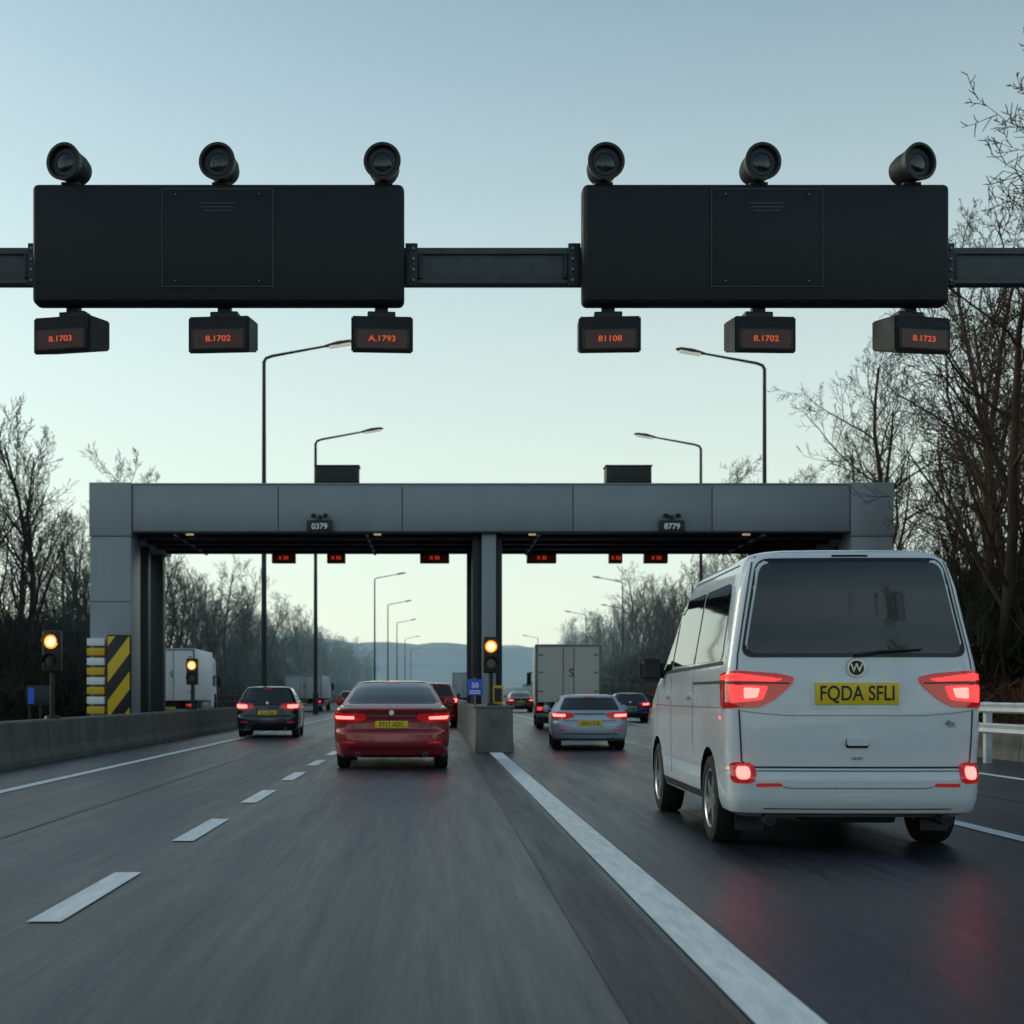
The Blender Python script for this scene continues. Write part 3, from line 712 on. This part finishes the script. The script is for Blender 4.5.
car('silver_hatchback',(3.40,28.8,0),R(-3.6),M['silver'],'hatch',4.1,.82,1.22,platetxt='GN19 VTB')
car('blue_hatchback',(8.6,58,0),R(-5),M['blue'],'hatch',4.2,.85,1.3)
car('red_suv',(.02,49,0),0,M['red2'],'hatch',4.4,.88,1.66)
car('dark_sedan',(6.1,92,0),0,M['darkblue'],'sedan',4.5,.88)
car('dark_sedan',(7.6,120,0),0,M['red'],'sedan',4.5,.88)
car('dark_hatchback',(-6.6,104,0),0,M['darkblue'],'hatch',4.3,.88,1.5)
car('silver_hatchback',(-3.8,98,0),0,M['silver'],'hatch',4.3,.88,1.5)

def truck(name,loc,rz,W,H,L,boxm,cab):
    e=empty(name,loc,rz)
    z0=.95
    box('cargo_box',-W,W,0,L,z0,H,boxm,e,.03)
    for a in (-1,1):
        box('door_frame',min(a*W,a*(W-.09)),max(a*W,a*(W-.09)),-.03,-.002,z0+.02,H-.02,M['steel'],e,.008)
        box('door_panel',min(a*.01,a*(W-.10)),max(a*.01,a*(W-.10)),-.015,-.003,z0+.06,H-.10,boxm,e,.005)
        tube('lock_bar',[(a*.18,-.04,z0+.06),(a*.18,-.04,H-.12)],[.014,.014],M['steel'],e,8)
        for z in (z0+.35,(z0+H)/2,H-.4): box('hinge',min(a*(W-.12),a*(W-.28)),max(a*(W-.12),a*(W-.28)),-.03,-.016,z,z+.05,M['steel'],e)
        box('tail_lamp',min(a*(W-.05),a*(W-.42)),max(a*(W-.05),a*(W-.42)),.02,.10,.66,.80,M['tail'],e,.015)
        box('tail_lamp_lit',min(a*(W-.08),a*(W-.22)),max(a*(W-.08),a*(W-.22)),.005,.018,.68,.78,M['tailon'],e)
        box('mudflap',min(a*(W-.08),a*(W-.5)),max(a*(W-.08),a*(W-.5)),.6,.62,.2,.85,M['black'],e)
        box('side_guard',a*(W-.06)-.02,a*(W-.06)+.02,2.6,L-.8,.45,.85,M['steel'],e,.01)
    box('door_header',-W,W,-.03,-.002,H-.09,H-.019,M['steel'],e)
    box('under_run_bar',-W+.06,W-.06,.06,.16,.42,.56,M['steel'],e,.01)
    box('chassis',-.45,.45,.1,L+1.5,.58,.94,M['under'],e,.01)
    text('cargo_mark','S',(.1,-.017,(z0+H)/2),.38,M['steel_d'],e)
    plate(e,None,.60,'BX18 TRU',y=.0)
    c0=L+.15; v=[];prof=[(c0,.55),(c0+2.0,.5),(c0+2.1,1.1),(c0+2.0,1.6),(c0+1.65,H-.35),(c0+1.2,H-.2),(c0,H-.2)]
    n=len(prof)
    for x in (-W*.94,W*.94):
        for y,z in prof: v.append((x,y,z))
    bm=bmesh.new(); bv=[bm.verts.new(q) for q in v]
    bm.faces.new(bv[:n]); bm.faces.new(bv[n:][::-1])
    for k in range(n): bm.faces.new((bv[k],bv[(k+1)%n],bv[n+(k+1)%n],bv[n+k]))
    bmesh.ops.recalc_face_normals(bm,faces=bm.faces); bmesh.ops.bevel(bm,geom=list(bm.edges),offset=.06,segments=3,affect='EDGES'); bm_to('cab',bm,cab,e)
    for a in (-1,1):
        xx=a*(W*.94+.004)
        mesh('cab_window',[(xx,c0+.5,1.65),(xx,c0+1.85,1.65),(xx,c0+1.55,H-.5),(xx,c0+.5,H-.5)],[(0,1,2,3)],M['glass'],e)
        box('mirror',a*(W+.12)-.09,a*(W+.12)+.09,c0+1.6,c0+1.7,1.6,2.1,M['black'],e,.03); box('mirror_arm',min(a*(W-.1),a*(W+.1)),max(a*(W-.1),a*(W+.1)),c0+1.63,c0+1.67,2.08,2.12,M['black'],e)
    wheels(e,WT,(1.5,c0+1.2),W-.20,.48)
    return e
truck('box_truck',(4.68,46,0),R(-3.4),1.15,2.96,5.5,M['whitebox'],M['whitebox'])
truck('grey_truck',(-9.3,95,0),0,1.35,2.6,7,M['greybox'],M['darkblue'])
truck('white_truck',(-11.9,60,0),R(2),1.15,3.3,6,M['whitebox'],M['whitebox'])
truck('grey_truck',(2.9,118,0),0,1.2,3.2,6.5,M['greybox'],M['whitebox'])

# ---------------------------------------------------------------- vegetation
def gen_tree(seed,H=14,dens=(16,8,5,4),up=.35,ang=(28,52),twr=.011):
    rg=random.Random(seed); V=[];F=[]
    NS=(10,6,4,3,2); SD=(8,5,4,3,3)
    def tube_(pts,rs,n):
        b=len(V)
        for i,p in enumerate(pts):
            d=(pts[min(i+1,len(pts)-1)]-pts[max(i-1,0)])
            a=d.cross(Vector((.3,.9,.2))); 
            if a.length<1e-6: a=Vector((1,0,0))
            a.normalize(); c=d.cross(a); c.normalize()
            for k in range(n):
                t=2*math.pi*k/n; V.append(p+(a*math.cos(t)+c*math.sin(t))*rs[i])
        for i in range(len(pts)-1):
            for k in range(n): F.append((b+i*n+k,b+i*n+(k+1)%n,b+(i+1)*n+(k+1)%n,b+(i+1)*n+k))
    def branch(p,d,Ln,r,lv):
        ns=NS[lv]; pts=[p.copy()]; rs=[r]; dirs=[d.copy()]
        end=r*.22 if lv<4 else r*.6
        for i in range(ns):
            g=.075 if lv==0 else .12
            d=(d+Vector((rg.gauss(0,g),rg.gauss(0,g),rg.gauss(0,g*.7)+ (up*.22 if lv else .05)))).normalized()
            p=p+d*(Ln/ns); pts.append(p.copy()); dirs.append(d.copy()); rs.append(max(twr*.6,r+(end-r)*((i+1)/ns)))
        if lv==0: rs[0]=r*1.5
        tube_(pts,rs,SD[lv])
        if lv>=len(dens): return
        nc=dens[lv]; t0=.22 if lv==0 else .15
        for c in range(nc):
            t=t0+(1-t0)*((c+rg.random())/nc); t=min(.99,t); i=int(t*ns); f=t*ns-i
            q=pts[i].lerp(pts[i+1],f); dd=dirs[i+1]
            az=rg.random()*6.283 if lv else c*2.4+rg.random()
            pr=dd.cross(Vector((math.cos(az),math.sin(az),.1)))
            if pr.length<.05: continue
            pr.normalize(); an=R(rg.uniform(*ang))
            nd=(dd*math.cos(an)+pr*math.sin(an)).normalized()
            if lv==0: l2=H*.42*(1-.62*t)*rg.uniform(.75,1.2)
            else: l2=Ln*.52*(1.05-.5*t)*rg.uniform(.7,1.25)
            branch(q,nd,l2,max(twr,(r+(end-r)*t)*rg.uniform(.42,.62)),lv+1)
    branch(Vector((0,0,-.3)),Vector((rg.gauss(0,.05),rg.gauss(0,.05),1)).normalized(),H*.95,H*.0135,0)
    return V,F
trees=[];treesw=[]
for i,(s,H,kw) in enumerate(((1,14,{}),(5,15,dict(ang=(30,56),up=.3)),(9,13,dict(ang=(22,42),up=.45)),(23,15,dict(dens=(18,8,5,4),ang=(28,50))))):
    Vv,Ff=gen_tree(s,H,**kw)
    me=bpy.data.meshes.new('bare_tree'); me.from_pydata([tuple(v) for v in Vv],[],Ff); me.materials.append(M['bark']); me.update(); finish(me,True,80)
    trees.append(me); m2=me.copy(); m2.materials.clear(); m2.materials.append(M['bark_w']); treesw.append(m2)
def tree(x,y,me,s,parent=None,name='bare_tree'):
    o=bpy.data.objects.new(name,me); o.location=(x,y,gh(x,y)); o.rotation_euler=(random.gauss(0,.03),random.gauss(0,.03),random.random()*6.28)
    o.scale=(s*random.uniform(.9,1.15),)*2+(s,); return link(o,parent)
rg=random.Random(3)
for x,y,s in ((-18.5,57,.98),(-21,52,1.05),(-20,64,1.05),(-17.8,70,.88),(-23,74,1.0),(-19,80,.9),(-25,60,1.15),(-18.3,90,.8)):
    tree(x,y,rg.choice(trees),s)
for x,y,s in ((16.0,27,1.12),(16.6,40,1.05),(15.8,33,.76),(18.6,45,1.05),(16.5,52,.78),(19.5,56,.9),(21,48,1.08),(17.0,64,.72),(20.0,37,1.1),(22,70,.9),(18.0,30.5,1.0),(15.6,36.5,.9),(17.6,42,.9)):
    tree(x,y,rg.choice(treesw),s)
wl=empty('woodland')
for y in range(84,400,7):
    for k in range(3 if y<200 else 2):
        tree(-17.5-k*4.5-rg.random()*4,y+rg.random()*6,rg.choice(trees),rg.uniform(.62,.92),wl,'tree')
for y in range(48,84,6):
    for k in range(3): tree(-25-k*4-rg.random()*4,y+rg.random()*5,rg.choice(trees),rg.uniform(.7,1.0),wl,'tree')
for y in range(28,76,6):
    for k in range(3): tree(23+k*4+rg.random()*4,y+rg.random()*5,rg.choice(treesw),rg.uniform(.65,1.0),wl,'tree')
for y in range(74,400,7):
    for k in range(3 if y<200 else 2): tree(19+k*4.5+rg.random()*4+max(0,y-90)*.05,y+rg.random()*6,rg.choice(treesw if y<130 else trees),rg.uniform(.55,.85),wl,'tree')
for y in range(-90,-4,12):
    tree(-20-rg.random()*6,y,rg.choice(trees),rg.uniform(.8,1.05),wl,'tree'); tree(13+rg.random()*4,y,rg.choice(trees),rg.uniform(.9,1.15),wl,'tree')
def clump(seed,n,m,wd=3.2,h=3.0):
    r=random.Random(seed); Vv=[];Ff=[]
    for i in range(n):
        a=r.random()*6.28; q=math.sqrt(r.random()); x=math.cos(a)*q*wd; y=math.sin(a)*q*wd
        top=h*(1-q*q*.75)*(.65+.35*math.sin(x*2.1+seed)*math.cos(y*1.7)); z=top*r.random()**.8
        p=Vector((x,y,z)); d=Vector((r.gauss(0,.4),r.gauss(0,.4),r.gauss(.8,.4))).normalized()
        L_=r.uniform(.25,.75); sd=d.cross(Vector((r.gauss(0,1),r.gauss(0,1),r.gauss(0,1)))).normalized()*r.uniform(.008,.032)
        b=len(Vv); Vv+= [p-sd,p+sd,p+d*L_+sd*.3,p+d*L_-sd*.3]; Ff.append((b,b+1,b+2,b+3))
    me=bpy.data.meshes.new('clump'); me.from_pydata([tuple(v) for v in Vv],[],Ff); me.materials.append(m); me.update(); return me
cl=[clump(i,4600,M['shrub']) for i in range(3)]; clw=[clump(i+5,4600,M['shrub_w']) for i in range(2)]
ug=empty('undergrowth')
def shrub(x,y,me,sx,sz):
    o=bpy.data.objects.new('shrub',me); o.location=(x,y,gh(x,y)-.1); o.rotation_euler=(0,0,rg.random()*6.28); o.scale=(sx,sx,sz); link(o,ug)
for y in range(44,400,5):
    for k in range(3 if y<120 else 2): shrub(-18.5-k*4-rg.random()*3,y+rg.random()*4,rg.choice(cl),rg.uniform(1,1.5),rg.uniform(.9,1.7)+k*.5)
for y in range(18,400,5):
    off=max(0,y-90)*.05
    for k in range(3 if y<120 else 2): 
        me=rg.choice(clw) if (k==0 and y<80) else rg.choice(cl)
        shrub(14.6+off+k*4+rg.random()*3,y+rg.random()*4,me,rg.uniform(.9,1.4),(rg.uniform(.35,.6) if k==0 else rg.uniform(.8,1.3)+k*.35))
def tufts(x0,x1,y0,y1,n,nm):
    r=random.Random(11); Vv=[];Ff=[]
    for i in range(n):
        x=r.uniform(x0,x1);y=y0+(y1-y0)*r.random()**1.5; z=gh(x,y)
        for k in range(3):
            b=len(Vv); a=r.random()*6.28; c,s_=math.cos(a)*.02,math.sin(a)*.02; hh=r.uniform(.15,.45)
            Vv+=[(x-c,y-s_,z),(x+c,y+s_,z),(x+r.gauss(0,.08),y+r.gauss(0,.08),z+hh)]; Ff.append((b,b+1,b+2))
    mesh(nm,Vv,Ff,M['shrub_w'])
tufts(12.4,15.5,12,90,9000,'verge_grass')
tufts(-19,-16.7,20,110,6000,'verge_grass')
def hills(nm,y,amp,base,seed,m,x0=-900,x1=1100,dy=220):
    Vv=[];Ff=[];n=260;rows=5
    for j in range(rows):
        for i in range(n+1):
            x=x0+(x1-x0)*i/n; 
            hh=base+amp*(.5+.5*math.sin(x*.009+seed))+amp*.35*math.sin(x*.023+seed*2)+amp*.06*math.sin(x*.15)+random.random()*amp*.16
            Vv.append((x,y+dy*j/(rows-1),-1+hh*math.sin(math.pi/2*j/(rows-1))))
    for j in range(rows-1):
        for i in range(n): Ff.append((j*(n+1)+i,j*(n+1)+i+1,(j+1)*(n+1)+i+1,(j+1)*(n+1)+i))
    mesh(nm,Vv,Ff,m,smooth=True,ang=70)
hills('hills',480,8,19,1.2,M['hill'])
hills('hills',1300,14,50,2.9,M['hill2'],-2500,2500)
